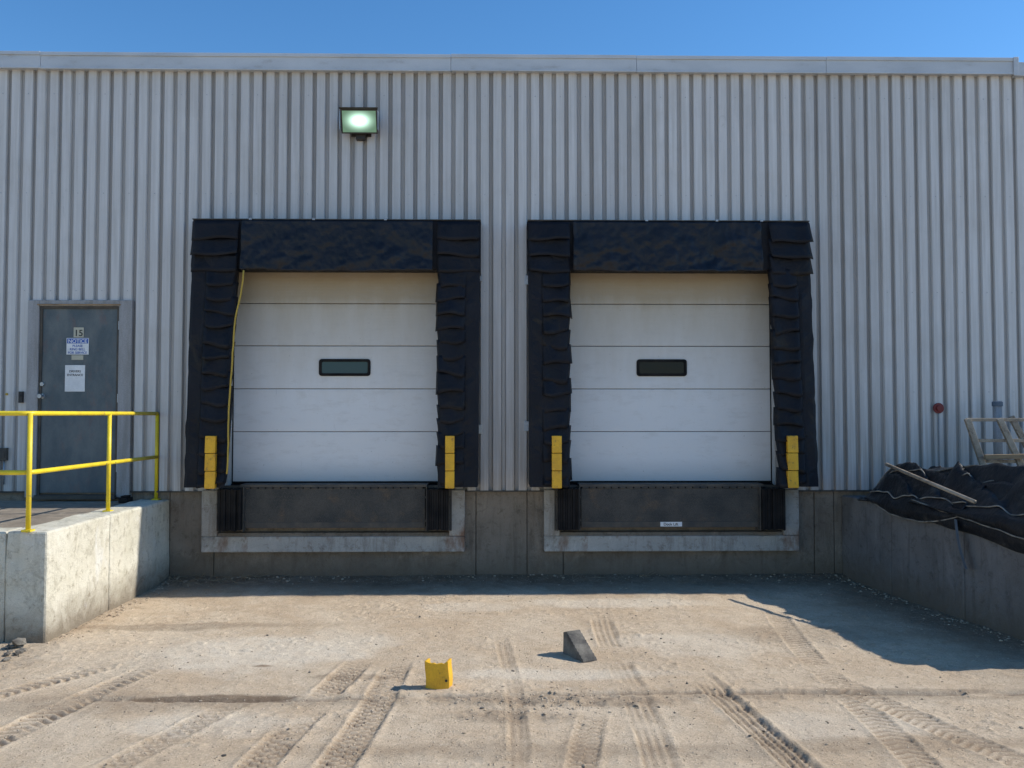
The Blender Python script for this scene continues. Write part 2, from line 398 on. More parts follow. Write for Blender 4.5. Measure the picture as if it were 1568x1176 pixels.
me.polygons.foreach_set('use_smooth', np.ones(len(quads), dtype=bool))
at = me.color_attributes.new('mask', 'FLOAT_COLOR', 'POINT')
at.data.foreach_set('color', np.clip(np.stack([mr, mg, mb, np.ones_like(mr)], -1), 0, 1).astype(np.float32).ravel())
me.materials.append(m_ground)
go = bpy.data.objects.new('ground', me); scene.collection.objects.link(go)
def gh(x, y):
    i = min(max(np.searchsorted(ys, y), 0), ny-1); j = min(max(np.searchsorted(xs, x), 0), nx-1); return float(h[i, j])

# ================================================================ WAREHOUSE
WB = []
ZR = Z(92)
zf0 = ZR-.175
XL, XR = -22.0, 26.0
docks = [dict(fr=(310, 712), bp=((333, 372), (652, 688)), lip=(372, 652), door=(340, 695)),
         dict(fr=(833, 1222), bp=((853, 889), (1165, 1203)), lip=(889, 1165), door=(850, 1205))]
z_sb = Z(752); z_dk = Z(743); z_head = Z(400)
openings = [(X(345), X(692), z_head), (X(852), X(1197), z_head), (X(52), X(198), Z(466))]
prof = []; x = XL
while x < XR:
    for dx, y in ((0, -.050), (.092, -.050), (.101, -.004), (.138, -.004), (.147, -.050), (.240, -.050), (.252, -.012), (.288, -.012)):
        prof.append((x+dx, y))
    x += .2985
cuts = sorted([o[0] for o in openings]+[o[1] for o in openings])
p2 = [prof[0]]
for a, b_ in zip(prof[:-1], prof[1:]):
    for c_ in cuts:
        if a[0] < c_ < b_[0]:
            t = (c_-a[0])/(b_[0]-a[0]); p2.append((c_, a[1]+t*(b_[1]-a[1])))
    p2.append(b_)
s = B()
for a, b_ in zip(p2[:-1], p2[1:]):
    mx = (a[0]+b_[0])/2; z0 = z_sb
    for o in openings:
        if o[0] < mx < o[1]: z0 = o[2]
    zz = [z0, zf0+.05]
    n = len(s.v); s.v += [(a[0], a[1], zz[0]), (b_[0], b_[1], zz[0]), (b_[0], b_[1], zz[1]), (a[0], a[1], zz[1])]
    s.f.append((n, n+1, n+2, n+3))
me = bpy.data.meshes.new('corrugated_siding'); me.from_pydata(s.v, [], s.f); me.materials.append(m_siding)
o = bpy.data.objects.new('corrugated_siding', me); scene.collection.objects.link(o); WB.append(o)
s = B()
for zr in (Z(150), Z(300), Z(450)+.02, Z(600)):
    xx = XL+.046+.2985*45
    while xx < 8:
        if not any(o[0]-.05 < xx < o[1]+.05 and zr < o[2] for o in openings):
            s.cyl((xx, -.050, zr), (0, -1, 0), .006, .004, 6)
        xx += .2985
WB.append(s.obj('siding_screws', m_steel))
s = B()
js = [XL, X(-420), X(60), X(690), X(975), X(1266), X(1556)]
for i, (a, b_) in enumerate(zip(js[:-1], js[1:])):
    dz = (.0, .004, -.002, .003, .0, .002)[i]
    s.box(a+.0015, b_-.0015, -.12-.001*(i % 2), 0.3, zf0+dz, ZR+dz)
    s.box(a+.0015, b_-.0015, -.135, -.1225, ZR-.03+dz, ZR+.012+dz)
    s.box(a+.0015, b_-.0015, -.130, -.1225, zf0+dz-.012, zf0+.008+dz)
s.box(js[-1]+.003, XR, -.11, .3, zf0-.02, ZR-.03)
s.box(js[-1]-.03, js[-1]+.03, -.147, -.137, zf0-.03, ZR+.018)
WB.append(s.obj('roof_fascia', m_fascia, .004))
s = B(); s.box(XL, XR, .3, 30, ZR-.1, ZR-.02)
s.box(XL, XL+.2, .31, 30, 0, ZR-.11); s.box(XR-.2, XR, .31, 30, 0, ZR-.11); s.box(XL, XR, 30.01, 30.2, 0, ZR-.02)
WB.append(s.obj('roof_and_rear_walls', m_roof))
s = B()
ed = [XL]+[c for o in sorted(openings) for c in (o[0], o[1])]+[XR]
for i in range(0, len(ed), 2): s.box(ed[i], ed[i+1], .004, .28, z_sb, zf0+.1)
for o in openings: s.box(o[0]+.001, o[1]-.001, .004, .28, o[2], zf0+.1)
WB.append(s.obj('backing_wall', m_jamb))
s = B()
seams = [XL, X(-60), X(262), X(330), X(729), X(807), X(862), X(1245), X(1275), X(1500), X(1800), XR]
for i, (a, b_) in enumerate(zip(seams[:-1], seams[1:])):
    s.box(a+.003, b_-.003, -.004*(i % 2), .28, -.2, z_sb-.002)
WB.append(s.obj('foundation', m_found, .008))
s = B(); s.box(XL, XR, .05, .27, -.2, z_sb-.03)
for a, b_ in zip(ed[0::2], ed[1::2]): s.box(a, b_, -.056, .003, z_sb-.006, z_sb+.012)
WB.append(s.obj('base_flashing', m_darksteel))
for k, d in enumerate(docks):
    a, b_ = openings[k][0], openings[k][1]
    yd = .10
    if k == 0: dl, dr = X(357, yd), X(695, yd)
    else: dl, dr = X(850, yd), X(1180, yd)
    vs = [400, 465.5, 530, 595.5, 661, 739]
    s = B()
    for v0, v1 in zip(vs[:-1], vs[1:]):
        s.box(dl, dr, yd, yd+.045, Z(v1, yd)+.0035, Z(v0, yd)-.0035)
    WB.append(s.obj('overhead_door_sections', m_door, .006))
    s = B(); s.box(dl, dr, yd+.012, yd+.035, Z(739, yd), Z(400, yd))
    WB.append(s.obj('overhead_door_core', m_darksteel))
    s = B(); s.box(dl, dr, yd-.008, yd-.001, Z(739, yd)-.0, Z(736.5, yd))
    s.box(a, b_, yd-.05, yd+.3, z_dk-.05, Z(740.5, yd))
    WB.append(s.obj('door_bottom_seal', m_rubber))
    s = B(); s.box(a-.02, dl-.004, -.03, yd+.05, z_dk, z_head+.1); s.box(dr+.004, b_+.02, -.028, yd+.05, z_dk, z_head+.1)
    WB.append(s.obj('door_jambs', m_jamb, .004))
    s = B()
    s.box(dl-.012, dl+.006, yd-.02, yd-.002, z_dk, z_head) if k == 0 else s.box(dr-.006, dr+.012, yd-.02, yd-.002, z_dk, z_head)
    WB.append(s.obj('door_weather_strip', m_rubber))
    u0, u1 = ((488, 567) if k == 0 else (975, 1052)); v0, v1 = 550, 576
    cx = (X(u0, yd)+X(u1, yd))/2; w_ = X(u1, yd)-X(u0, yd); cz = (Z(v0, yd)+Z(v1, yd))/2; hh = Z(v0, yd)-Z(v1, yd)
    outer = rrect(cx, cz, w_, hh, .035); inner = rrect(cx, cz, w_-.065, hh-.065, .02); n = len(outer)
    s = B(); yf = yd-.016
    s.v = [(p[0], yf, p[1]) for p in outer]+[(p[0], yf, p[1]) for p in inner]+[(p[0], yd+.004, p[1]) for p in outer]+[(p[0], yd+.004, p[1]) for p in inner]
    for i in range(n):
        j = (i+1) % n
        s.f += [(i, j, n+j, n+i), (i, 2*n+i, 2*n+j, j), (n+i, n+j, 3*n+j, 3*n+i)]
    WB.append(s.obj('door_window_frame', m_rubber, .003))
    gm, nt, bb = new_mat('door_window_glass')
    bb.inputs['Base Color'].default_value = ((.045, .085, .092, 1) if k == 0 else (.006, .006, .006, 1))
    bb.inputs['Roughness'].default_value = .15; bb.inputs['Specular IOR Level'].default_value = .22
    bump(nt, bb, noise(nt, coords(nt), 6, 3), .1, .01)
    s = B(); s.v = [(p[0], yd-.003, p[1]) for p in inner]; s.f = [tuple(range(n))]
    WB.append(s.obj('door_window_glass', gm))
fo = B(); zt = Z(462); zb = z_sb-.06
xa, xb, xc, xd = X(45), X(62), X(184), X(204)
fo.box(xa, xb, -.075, .0, zb, zt); fo.box(xc, xd, -.075, .0, zb, zt); fo.box(xb+.001, xc-.001, -.074, .0, Z(471), zt)
WB.append(fo.obj('entry_door_frame', m_trim, .006))
s = B(); s.box(xb-.02, xc+.02, -.085, -.0755, Z(469)-.008, Z(469)+.008)
WB.append(s.obj('entry_door_drip_cap', m_wood, .002))
s = B(); s.box(xb+.002, xb+.03, -.055, -.03, zb, Z(471)); s.box(xc-.03, xc-.002, -.055, -.03, zb, Z(471)); s.box(xb+.03, xc-.03, -.055, -.03, Z(475), Z(471))
WB.append(s.obj('entry_door_stop', m_darksteel, .002))
s = B(); s.box(xb+.006, xc-.006, -.04, 0, zb+.05, Z(472.5))
WB.append(s.obj('entry_door_leaf', m_steelgrey, .004))
s = B(); s.box(xb, xc, -.12, 0, zb-.02, zb+.03)
WB.append(s.obj('entry_door_threshold', m_darksteel, .003))
s = B(); kx = X(67); kz = Z(607)
s.cyl((kx, -.04, kz), (0, -1, 0), .03, .008); s.cyl((kx, -.048, kz), (0, -1, 0), .012, .035); s.cyl((kx, -.08, kz), (0, -1, 0), .026, .03)
s.cyl((kx, -.04, kz+.14), (0, -1, 0), .024, .018)
for zz in (Z(500), Z(610), Z(715)): s.box(xc-.012, xc+.004, -.062, -.0555, zz-.05, zz+.05)
WB.append(s.obj('entry_door_hardware', m_steel, .002))
group('warehouse_building', WB)

yS = -.043
def plate(name, u0, u1, v0, v1, mat, y=yS):
    return B().box(X(u0), X(u1), y-.004, y, Z(v1), Z(v0)).obj(name, mat, .001)
px_ = [plate('plate', 103, 137, 519, 544, m_white), B().box(X(104), X(136), yS-.0058, yS-.0045, Z(527.3), Z(519.8)).obj('blue_header', m_blue)]
xm = X(120)
px_.append(text('heading', 'NOTICE', .060, (xm, yS-.0062, Z(526.4)), m_white))
for i, t in enumerate(('PLEASE', 'RING BELL', 'FOR SERVICE')):
    px_.append(text('line_%d' % (i+1), t, .038, (xm, yS-.0048, Z(532.5+i*5.2)), m_blue))
px_.append(plate('lower_label', 111, 129, 545, 552, m_cream))
group('notice_sign', px_)
pp = [plate('sheet', 101.5, 132, 560, 600, m_white)]
for i, t in enumerate(('DRIVERS', 'ENTRANCE')): pp.append(text('line_%d' % (i+1), t, .036, (X(116.7), yS-.0048, Z(571+i*5.5)), m_ink))
group('paper_sign', pp)
group('door_number_sign', [plate('plate', 113.5, 129, 503, 518, m_cream), text('number', '15', .105, (X(121.2), yS-.0048, Z(516)), m_ink)])

s = B(); s.box(X(34), X(40), -.09, -.0505, Z(617), Z(600)); s.cyl((X(37), -.09, Z(606)), (0, -1, 0), .014, .012)
group('door_bell', [s.obj('bell_box', m_ink, .004), B().cyl((X(14), -.0505, Z(604)), (0, -1, 0), .014, .012).obj('button', m_rope)])
s = B(); s.box(X(8), X(18), -.095, -.0505, Z(704), Z(685)); s.box(X(10), X(16), -.101, -.0955, Z(700), Z(689))
group('electrical_outlet', [s.obj('outlet_box', m_darksteel, .004), B().tube([(X(13), -.07, Z(704)), (X(13), -.07, Z(740))], .01).obj('conduit', m_steel, smooth=True)])
s = B(); p = W(1436, 625, -.050); s.cyl(p, (0, -1, 0), .062, .03); s.cyl(p+Vector((0, -.03, 0)), (0, -1, 0), .036, .02)
group('alarm_bell', [s.obj('gong', m_red, .006), B().tube([(p.x, -.06, p.z-.06), (p.x, -.06, z_sb)], .007).obj('conduit', m_trim, smooth=True)])
p = W(1527, 614, -.3)
group('vent_pipe', [B().tube([(p.x, -.3, p.z), (p.x, -.3, .95)], .05, 16).obj('pipe', m_trim, smooth=True), B().tube([(p.x, -.3, p.z-.01), (p.x, -.3, p.z-.06)], .058, 16).obj('collar', m_strap, .004)])

# ---------------------------------------------------------------- flood light
fy = -.22
a = W(522, 169, fy); b_ = W(578, 203, fy); cx = (a.x+b_.x)/2; cz = (a.z+b_.z)/2; w_ = (b_.x-a.x)/2; hh = (a.z-b_.z)/2
def rg(x, z, w, h_, y): return [(x-w, y, z-h_), (x+w, y, z-h_), (x+w, y, z+h_), (x-w, y, z+h_)]
def tl(p): return (p[0], p[1]-(p[2]-cz)*.35, p[2])
m_grn, nt, bb = new_mat('lamp_lens')
tcv = coords(nt); sb = N(nt, 'ShaderNodeVectorMath', operation='SUBTRACT'); L(nt, tcv, sb.inputs[0]); sb.inputs[1].default_value = (cx, fy, cz+.01)
mp = N(nt, 'ShaderNodeMapping'); mp.inputs['Scale'].default_value = (1/w_, 0, 1/hh); L(nt, sb.outputs[0], mp.inputs['Vector'])
le = N(nt, 'ShaderNodeVectorMath', operation='LENGTH'); L(nt, mp.outputs[0], le.inputs[0])
hot = ramp(nt, le.outputs['Value'], .30, 1.0, 1, 0)
ec = mix(nt, hot, (.20, .42, .25), (.66, 1.0, .82))
L(nt, ec, bb.inputs['Emission Color']); L(nt, ramp(nt, mth(nt, 'MULTIPLY', hot, hot), 0, 1, .42, 1.9), bb.inputs['Emission Strength'])
bb.inputs['Base Color'].default_value = (.10, .14, .11, 1); bb.inputs['Roughness'].default_value = .25
FL = []
s = B()
o4 = [tl(p) for p in rg(cx, cz, w_, hh, fy)]; i4 = [tl(p) for p in rg(cx, cz, w_*.92, hh*.88, fy)]
k4 = rg(cx, cz, w_*.62, hh*.6, -.07)
s.v = o4+i4+k4
for i in range(4):
    j = (i+1) % 4; s.f += [(i, j, 4+j, 4+i), (i, 8+i, 8+j, j)]
s.f.append((8, 11, 10, 9)); FL.append(s.obj('housing', m_bronze, .004))
s = B(); s.v = [(p[0], p[1]+.004, p[2]) for p in i4]; s.f = [(0, 1, 2, 3)]; FL.append(s.obj('lens', m_grn))
s = B(); s.hexa([tl((cx-w_-.012, fy-.02, cz+hh+.002)), tl((cx+w_+.012, fy-.02, cz+hh+.002)), (cx+w_*.66, -.07, cz+hh*.66), (cx-w_*.66, -.07, cz+hh*.66),
                 tl((cx-w_-.012, fy-.02, cz+hh+.014)), tl((cx+w_+.012, fy-.02, cz+hh+.014)), (cx+w_*.66, -.07, cz+hh*.66+.014), (cx-w_*.66, -.07, cz+hh*.66+.014)])
FL.append(s.obj('visor', m_bronze))
s = B()
for sx_ in (-1, 1): s.box(cx+sx_*(w_+.004), cx+sx_*(w_+.012), fy-.03, fy+.06, cz-hh*.8, cz+hh*.9)
FL.append(s.obj('side_clips', m_steel))
s = B(); s.box(cx-.055, cx+.055, -.13, -.052, cz-hh-.05, cz-hh+.03); s.tube([(cx, -.1, cz-hh-.02), (cx, -.1, cz-hh*.5)], .02)
s.box(cx-.12, cx+.12, -.066, -.0512, cz-hh-.0, cz+hh*.6)
FL.append(s.obj('mounting_bracket', m_bronze, .006))
group('flood_light', FL)

# ================================================================ DOCK SEALS
yt, yb = -.27, -.50
m_pale = simple('pale_bracket', (.5, .56, .62), .4)
def seal(k, Lp, Rp, vtop=338, vhb=415):
    parts = []
    zt_ = Z(vtop, yt); zb_ = Z(746, yb)
    zhb = Z(vhb, yt-.03)
    def fy_(z): return yt+(yb-yt)*(zt_-z)/(zt_-zb_)
    core = B(); flaps = B(); corner = B()
    for side, P in ((-1, Lp), (1, Rp)):
        fot, fob, fit, fib, bit, bib = P
        T = [W(fot, vtop, yt).x, W(fit, vtop, yt).x]; Bt = [W(fob, 742, yb).x, W(fib, 742, yb).x]
        bi = [X(bit), X(bib)]
        def ed(z, f):
            q = (zt_-z)/(zt_-zb_); o_ = T[0]+(Bt[0]-T[0])*q; i_ = T[1]+(Bt[1]-T[1])*q
            return o_+(i_-o_)*f
        P_ = []
        for i in range(41):
            z = zt_-.005-(zt_-.005-zb_)*i/40
            q = (zt_-z)/(zt_-zb_); y = fy_(z)
            wob = .006*math.sin(i*.95+k*2+side)+.05*nz(i*.3, k+side*2, 3)
            bix = bi[0]+(bi[1]-bi[0])*q
            P_.append([(ed(z, 0), -.02, z), (ed(z, 0)+side*abs(wob), y+.012, z), (ed(z, .06), y+wob*.5, z), (ed(z, .25), y-.006-wob, z), (ed(z, .45), y-.004+wob, z), (ed(z, .9), y, z), (ed(z, 1), y+.03, z), (bix, -.02, z)])
        core.grid(P_)
        n = len(core.v); core.v += [tuple(q) for q in P_[-1]]; core.f.append(tuple(n+i for i in range(8)))
        nfl = 14; zs0 = zhb+.03; dz = (zs0-zb_-.02)/nfl; zc = zs0
        for i in range(nfl):
            z1 = zc; step = dz*random.uniform(.85, 1.15); zc -= step
            if i == nfl-1: zc = zb_+.02
            z0 = z1-(z1-zc)*(1.0 if i == nfl-1 else 1.25)
            Pg = []; tiltr = random.uniform(-.04, .04); pr = random.uniform(.020, .060); sh = random.uniform(-.035, .02); ph_ = random.uniform(0, 6)
            for r in range(6):
                a = r/5; row = []
                for c_ in range(13):
                    g = c_/12; f = .32+.72*g
                    z = z1+(z0-z1)*a+tiltr*(g-.3)*a+.016*math.sin(g*5+ph_)*a
                    xx = ed(z, f)-sh*g*a*side
                    y = fy_(z)-.004-pr*(a**1.4)*(1-.3*g)-.018*math.sin(g*7+ph_*2)*a
                    if c_ == 12: y += .06+.02*a
                    if c_ == 0: y += pr*.9*a**1.4
                    row.append((xx, y, z))
                Pg.append(row)
            flaps.grid(Pg)
        ncf = 3; H0 = zt_-.03; dzz = (H0-zhb)/ncf; torn = (k == 1 and side == 1)
        for i in range(ncf):
            z1 = H0-dzz*i+.01; z0 = z1-dzz*1.15-(.02 if torn else 0); Pg = []; pr = random.uniform(.03, .06)
            tr = random.uniform(-.03, .03)*(1.6 if torn else 1); ph_ = random.uniform(0, 6)
            for r in range(6):
                a = r/5; row = []
                for c_ in range(13):
                    g = c_/12; f = -.02+1.04*g-(.05*a if torn else 0)
                    z = z1+(z0-z1)*a+tr*(g-.5)*a+.010*math.sin(g*6+ph_)*a
                    y = yt-.03-pr*a**1.5+.010*math.sin(g*6+ph_*2)
                    if c_ == 0: y += .03
                    row.append((ed(z, f), y, z))
                Pg.append(row)
            corner.grid(Pg)
    parts.append(core.obj('side_pads', m_vinyl)); parts.append(flaps.obj('side_pleats', m_vinyl, smooth=True, solid=.005))
    parts.append(corner.obj('corner_pleats', m_vinyl, smooth=True, solid=.006))
    xo, xi = W(Lp[0], vtop, yt).x, W(Rp[0], vtop, yt).x
    s = B(); s.box(xo+.01, xi-.01, yt, -.02, zhb+.02, zt_); parts.append(s.obj('header_pad', m_vinyl, .015))
    x0 = W(Lp[2]+6, vtop, yt).x; x1 = W(Rp[2]-8 if k == 0 else Rp[2]-12, vtop, yt).x
    Pg = []
    for r in range(30):
        a = r/29; row = []
        for c_ in range(130):
            f = c_/129; xx = x0+(x1-x0)*f
            sag = .018*math.sin(f*math.pi)+.025*nz(f*9, 1, 5+k)
            z = zt_-.012-(zt_-.012-zhb+sag)*a
            fan = abs(math.sin((f-.42)*9*(1.4-a)+k))
            y = yt-.026-.020*a-.12*abs(nz(f*7+a*2, a*2-f*3, 3+k))*(.2+a)-.045*fan*a-.05*abs(nz(f*26, a*5, 11+k))
            row.append((xx, y, z))
        Pg.append(row)
    s = B(); s.grid(Pg); parts.append(s.obj('header_curtain', m_curtain, smooth=True, solid=.006))
    s = B(); s.box(xo-.01, xi+.01, yt-.012, -.02, zt_+.001, zt_+.012); parts.append(s.obj('top_retainer', m_darksteel, .002))
    s = B()
    for f in (.42, .67, .83 if k else .2):
        xx = xo+(xi-xo)*f; s.box(xx-.016, xx+.016, yt-.03, yt-.013, zt_-.006, zt_+.016)
    parts.append(s.obj('retainer_clips', m_steel, .002))
    gd = B()
    for (u0, u1) in (((315, 331), (682, 696)) if k == 0 else ((845, 860), (1205, 1221))):
        v0, v1 = 667, 748
        for i in range(3):
            va = v0+(v1-v0)*i/3; vb = v0+(v1-v0)*(i+1)/3
            za, zb2 = Z(va, yb-.05), Z(vb, yb-.05); ya = fy_(za)-.062; yc = fy_(zb2)-.062
            xA, xB = X(u0, ya), X(u1, ya)
            gd.hexa([(xA, yc-.012, zb2+.003), (xB, yc-.012, zb2+.003), (xB, yc+.05, zb2+.003), (xA, yc+.05, zb2+.003),
                     (xA, ya-.012, za-.003), (xB, ya-.012, za-.003), (xB, ya+.05, za-.003), (xA, ya+.05, za-.003)])
    parts.append(gd.obj('yellow_guides', m_orange, .006))
    br = B()
    if k == 1:
        for (a, b2, c_, d_) in ((803, 810, 423, 437), (802, 811, 645, 660)): br.box(X(a), X(b2), -.07, -.051, Z(d_), Z(c_))
        br.cyl((X(806.5), -.07, Z(652)), (0, -1, 0), .009, .01, 8)
    else:
        br.box(X(731), X(738), -.07, -.051, Z(664), Z(650)); br.box(X(731), X(738), -.07, -.051, Z(432), Z(424))
    parts.append(br.obj('wall_brackets', m_steel if k == 0 else m_pale, .002))
    return group('dock_seal', parts)
seal(0, (296, 282, 366, 343, 369, 345), (735, 731, 671, 670, 676, 672))
seal(1, (809, 812, 871, 873, 868, 869), (1238, 1253, 1176, 1195, 1175, 1194))

s = B(); pts = []
key = ((373, 414), (368, 450), (361, 490), (356, 540), (352, 590), (351, 640), (349, 690), (346, 735))
for i in range(len(key)-1):
    for j in range(5):
        t = j/5; u = key[i][0]+(key[i+1][0]-key[i][0])*t; v = key[i][1]+(key[i+1][1]-key[i][1])*t
        pts.append(W(u+1.0*math.sin(i*2.1+t*3), v, -.40-.16*(i+t)/7))
s.tube(pts, .010, 8); recentre(s.obj('rope', m_rope, smooth=True))

# ================================================================ DOCK LEVELERS, BUMPERS, SURROUNDS
for k, d in enumerate(docks):
    yf = -.10
    x0, x1 = X(d['fr'][0], yf), X(d['fr'][1], yf); xi0, xi1 = X(d['fr'][0]+24, yf), X(d['fr'][1]-24, yf)
    zt_, z2, z3 = Z(750, yf), Z(821, yf), Z(845, yf)
    s = B()
    s.box(x0, xi0, yf, -.005, z2+.001, zt_); s.box(xi1, x1, yf, -.005, z2+.001, zt_); s.box(x0, x1, yf-.002, -.005, z3, z2)
    o1 = s.obj('dock_pit_surround', m_frame, .012)
    s = B(); s.hexa([(xi0, yf+.01, z2), (xi1, yf+.01, z2), (xi1, -.005, z2), (xi0, -.005, z2), (xi0, yf+.03, z2+.04), (xi1, yf+.03, z2+.04), (xi1, -.005, z2+.05), (xi0, -.005, z2+.05)])
    o2 = s.obj('ledge', m_found, .004)
    yl_ = -.17
    lx0, lx1 = X(d['lip'][0], yl_), X(d['lip'][1], yl_)
    s = B(); s.box(lx0+.004, lx1-.004, yl_, yl_+.02, Z(808, yl_), Z(748, yl_)); o3 = s.obj('lip_plate', m_lip, .004)
    s = B(); rows_ = 9; colsn = 60
    for r in range(rows_):
        for c_ in range(colsn):
            xx = lx0+.03+(lx1-lx0-.06)*(c_+.5*(r % 2))/colsn; zz = Z(752, yl_)-.02-(Z(752, yl_)-Z(798, yl_)-.03)*r/(rows_-1)
            sg = 1 if (r+c_) % 2 else -1; w2 = .011
            s.hexa([(xx-w2, yl_-.002, zz-sg*w2-.003), (xx+w2, yl_-.002, zz+sg*w2-.003), (xx+w2, yl_+.001, zz+sg*w2-.003), (xx-w2, yl_+.001, zz-sg*w2-.003),
                    (xx-w2, yl_-.002, zz-sg*w2+.003), (xx+w2, yl_-.002, zz+sg*w2+.003), (xx+w2, yl_+.001, zz+sg*w2+.003), (xx-w2, yl_+.001, zz-sg*w2+.003)])
    o6 = s.obj('tread_pattern', m_darksteel)
    s = B(); s.box(lx0+.004, lx1-.004, yl_-.006, yl_-.0025, Z(808, yl_), Z(799, yl_)); s.box(lx0-.02, lx1+.02, yl_-.01, .045, Z(745.5, yl_), Z(741.5, yl_))
    nk = 24
    for i in range(nk):
        xx = lx0+.02+(lx1-lx0-.04)*i/nk; s.tube([(xx, yl_+.004, Z(747, yl_)), (xx+(lx1-lx0)/nk*.8, yl_+.004, Z(747, yl_))], .013, 8)
    o4 = s.obj('deck_edge_and_hinge', m_darksteel, .002)
    s = B(); s.box(lx0-.01, lx1+.01, yl_+.03, -.006, Z(806, yl_), Z(745.6, yl_)); o5 = s.obj('rear_plate', m_rubber)
    grp = [o2, o3, o4, o5, o6]
    if k == 1:
        grp.append(B().box(X(1010, yl_), X(1043, yl_), yl_-.009, yl_-.0065, Z(806.5, yl_), Z(799.5, yl_)).obj('maker_label', m_white))
        grp.append(text('label_text', 'Dock Lift', .045, (X(1026, yl_), yl_-.0095, Z(805, yl_)), m_ink))
    group('dock_leveler', grp)
    recentre(o1)
    for (u0, u1) in d['bp']:
        ybp = -.30; a_, b2 = X(u0, ybp), X(u1, ybp)
        zt2, zb2 = Z(749, ybp), Z(812, ybp)
        s = B(); n = 9
        for i in range(n):
            xa_ = a_+.012+(b2-a_-.024)*i/n; xb_ = a_+.012+(b2-a_-.024)*(i+1)/n
            yy = ybp+random.uniform(-.006, .008)+(.012 if i % 2 else 0)
            s.box(xa_+.001, xb_-.001, yy, -.115, zb2+random.uniform(-.006, .006), zt2+random.uniform(-.006, .006))
        p1 = s.obj('rubber_laminations', m_rubber, .003)
        s = B(); s.box(a_, a_+.011, ybp+.06, -.113, zb2-.02, zt2+.02); s.box(b2-.011, b2, ybp+.06, -.113, zb2-.02, zt2+.02)
        s.box(a_-.02, b2+.02, -.112, -.1035, zb2-.03, zt2+.03)
        for zz in (zb2+.1, zt2-.1):
            s.cyl((a_-.012, ybp+.1, zz), (1, 0, 0), .014, b2-a_+.024, 8)
        p2_ = s.obj('steel_angles', m_darksteel, .002)
        group('dock_bumper', [p1, p2_])

# ================================================================ LEFT PLATFORM + RAILING
zP = .935
xl = G(212, 912).x; yfr = G(52, 984).y
s = B()
yj = [-.006, -1.55, yfr]
for a_, b2 in zip(yj[:-1], yj[1:]):
    s.box(xl-.35, xl, b2+.003, a_-.003, -.2, zP)
s.box(-9, xl-.353, yfr+.003, yfr+.3, -.2, zP-.002)
edge = s.obj('platform_walls', m_lwall, .02)
def rough(o, lv=5, st=.012, sz=.25):
    md = o.modifiers.new('sub', 'SUBSURF'); md.subdivision_type = 'SIMPLE'; md.levels = lv; md.render_levels = lv
    t = bpy.data.textures.new('rt', 'CLOUDS'); t.noise_scale = sz; t.noise_depth = 4
    md = o.modifiers.new('d', 'DISPLACE'); md.texture = t; md.strength = st; md.mid_level = .5; md.texture_coords = 'GLOBAL'
rough(edge, 5, .026)
top = B().box(-22, xl-.353, yfr+.303, -.004, -.2, zP-.012).obj('platform_top', m_plat)
group('loading_platform', [edge, top])
recentre(B().box(X(188, -.25), X(202, -.25), -.34, -.18, zP-.01, zP+.05).box(X(190, -.25), X(200, -.25), -.32, -.2, zP+.051, zP+.07).obj('rubber_block', m_rubber, .01))

rz = 1.935; rm = 1.43; r_ = .021
p1 = G(43, 813, zP); p2v = G(157, 783, zP); p3 = G(239, 765, zP)
y1 = p1.y; x1_, x2_, x3_ = p1.x, (p1.x+p3.x)/2, p3.x
s = B()
for (xx, yy) in ((x1_, y1), (x2_, p2v.y), (x3_, p3.y)): s.tube([(xx, yy, zP-.02), (xx, yy, rz)], r_, 14)
xfar = x1_-4.2
for zz in (rz, rm):
    s.tube([(x3_+.0, p3.y, zz), (x2_, p2v.y, zz), (x1_, y1+.08, zz), (x1_-.02, y1+.02, zz), (x1_-.08, y1, zz), (xfar, y1, zz)], r_, 14)
for i in range(1, 4):
    xx = x1_-1.4*i; s.tube([(xx, y1, zP-.02), (xx, y1, rz)], r_, 14)
rails = s.obj('rails_and_posts', m_yellow, smooth=True)
s = B()
for (xx, yy) in ((x1_, y1), (x2_, p2v.y), (x3_, p3.y), (x1_-1.4, y1), (x1_-2.8, y1), (x1_-4.2, y1)):
    s.box(xx-.04, xx+.04, yy-.04, yy+.04, zP-.005, zP+.012)
group('safety_railing', [rails, s.obj('base_plates', m_yellow, .002)])

# ================================================================ RIGHT RETAINING WALL
bk = G(1275, 880); nr = G(1568, 985)
sl = (nr.x-bk.x)/(nr.y-bk.y)
def xw(y): return bk.x+sl*(y-bk.y)
yE = -3.56; zW = .97
s = B(); th = .28
ysg = [-.006, -1.0, -2.15, yE]
for a_, b2 in zip(ysg[:-1], ysg[1:]):
    a2, b3 = a_-.003, b2+.003
    s.hexa([(xw(b3), b3, -.2), (xw(b3)+th, b3, -.2), (xw(a2)+th, a2, -.2), (xw(a2), a2, -.2),
            (xw(b3), b3, zW), (xw(b3)+th, b3, zW), (xw(a2)+th, a2, zW), (xw(a2), a2, zW)])
wl = s.obj('wall_bays', m_rwall, .015); rough(wl, 5, .016)
s = B()
s.hexa([(xw(yE)+th+.003, yE+.01, -.2), (22, yE+.01, -.2), (22, -.006, -.2), (xw(0)+th+.003, -.006, -.2),
        (xw(yE)+th+.003, yE+.01, zW-.02), (22, yE+.01, zW-.02), (22, -.006, zW-.02), (xw(0)+th+.003, -.006, zW-.02)])
group('retaining_wall', [wl, s.obj('raised_yard', m_plat)])

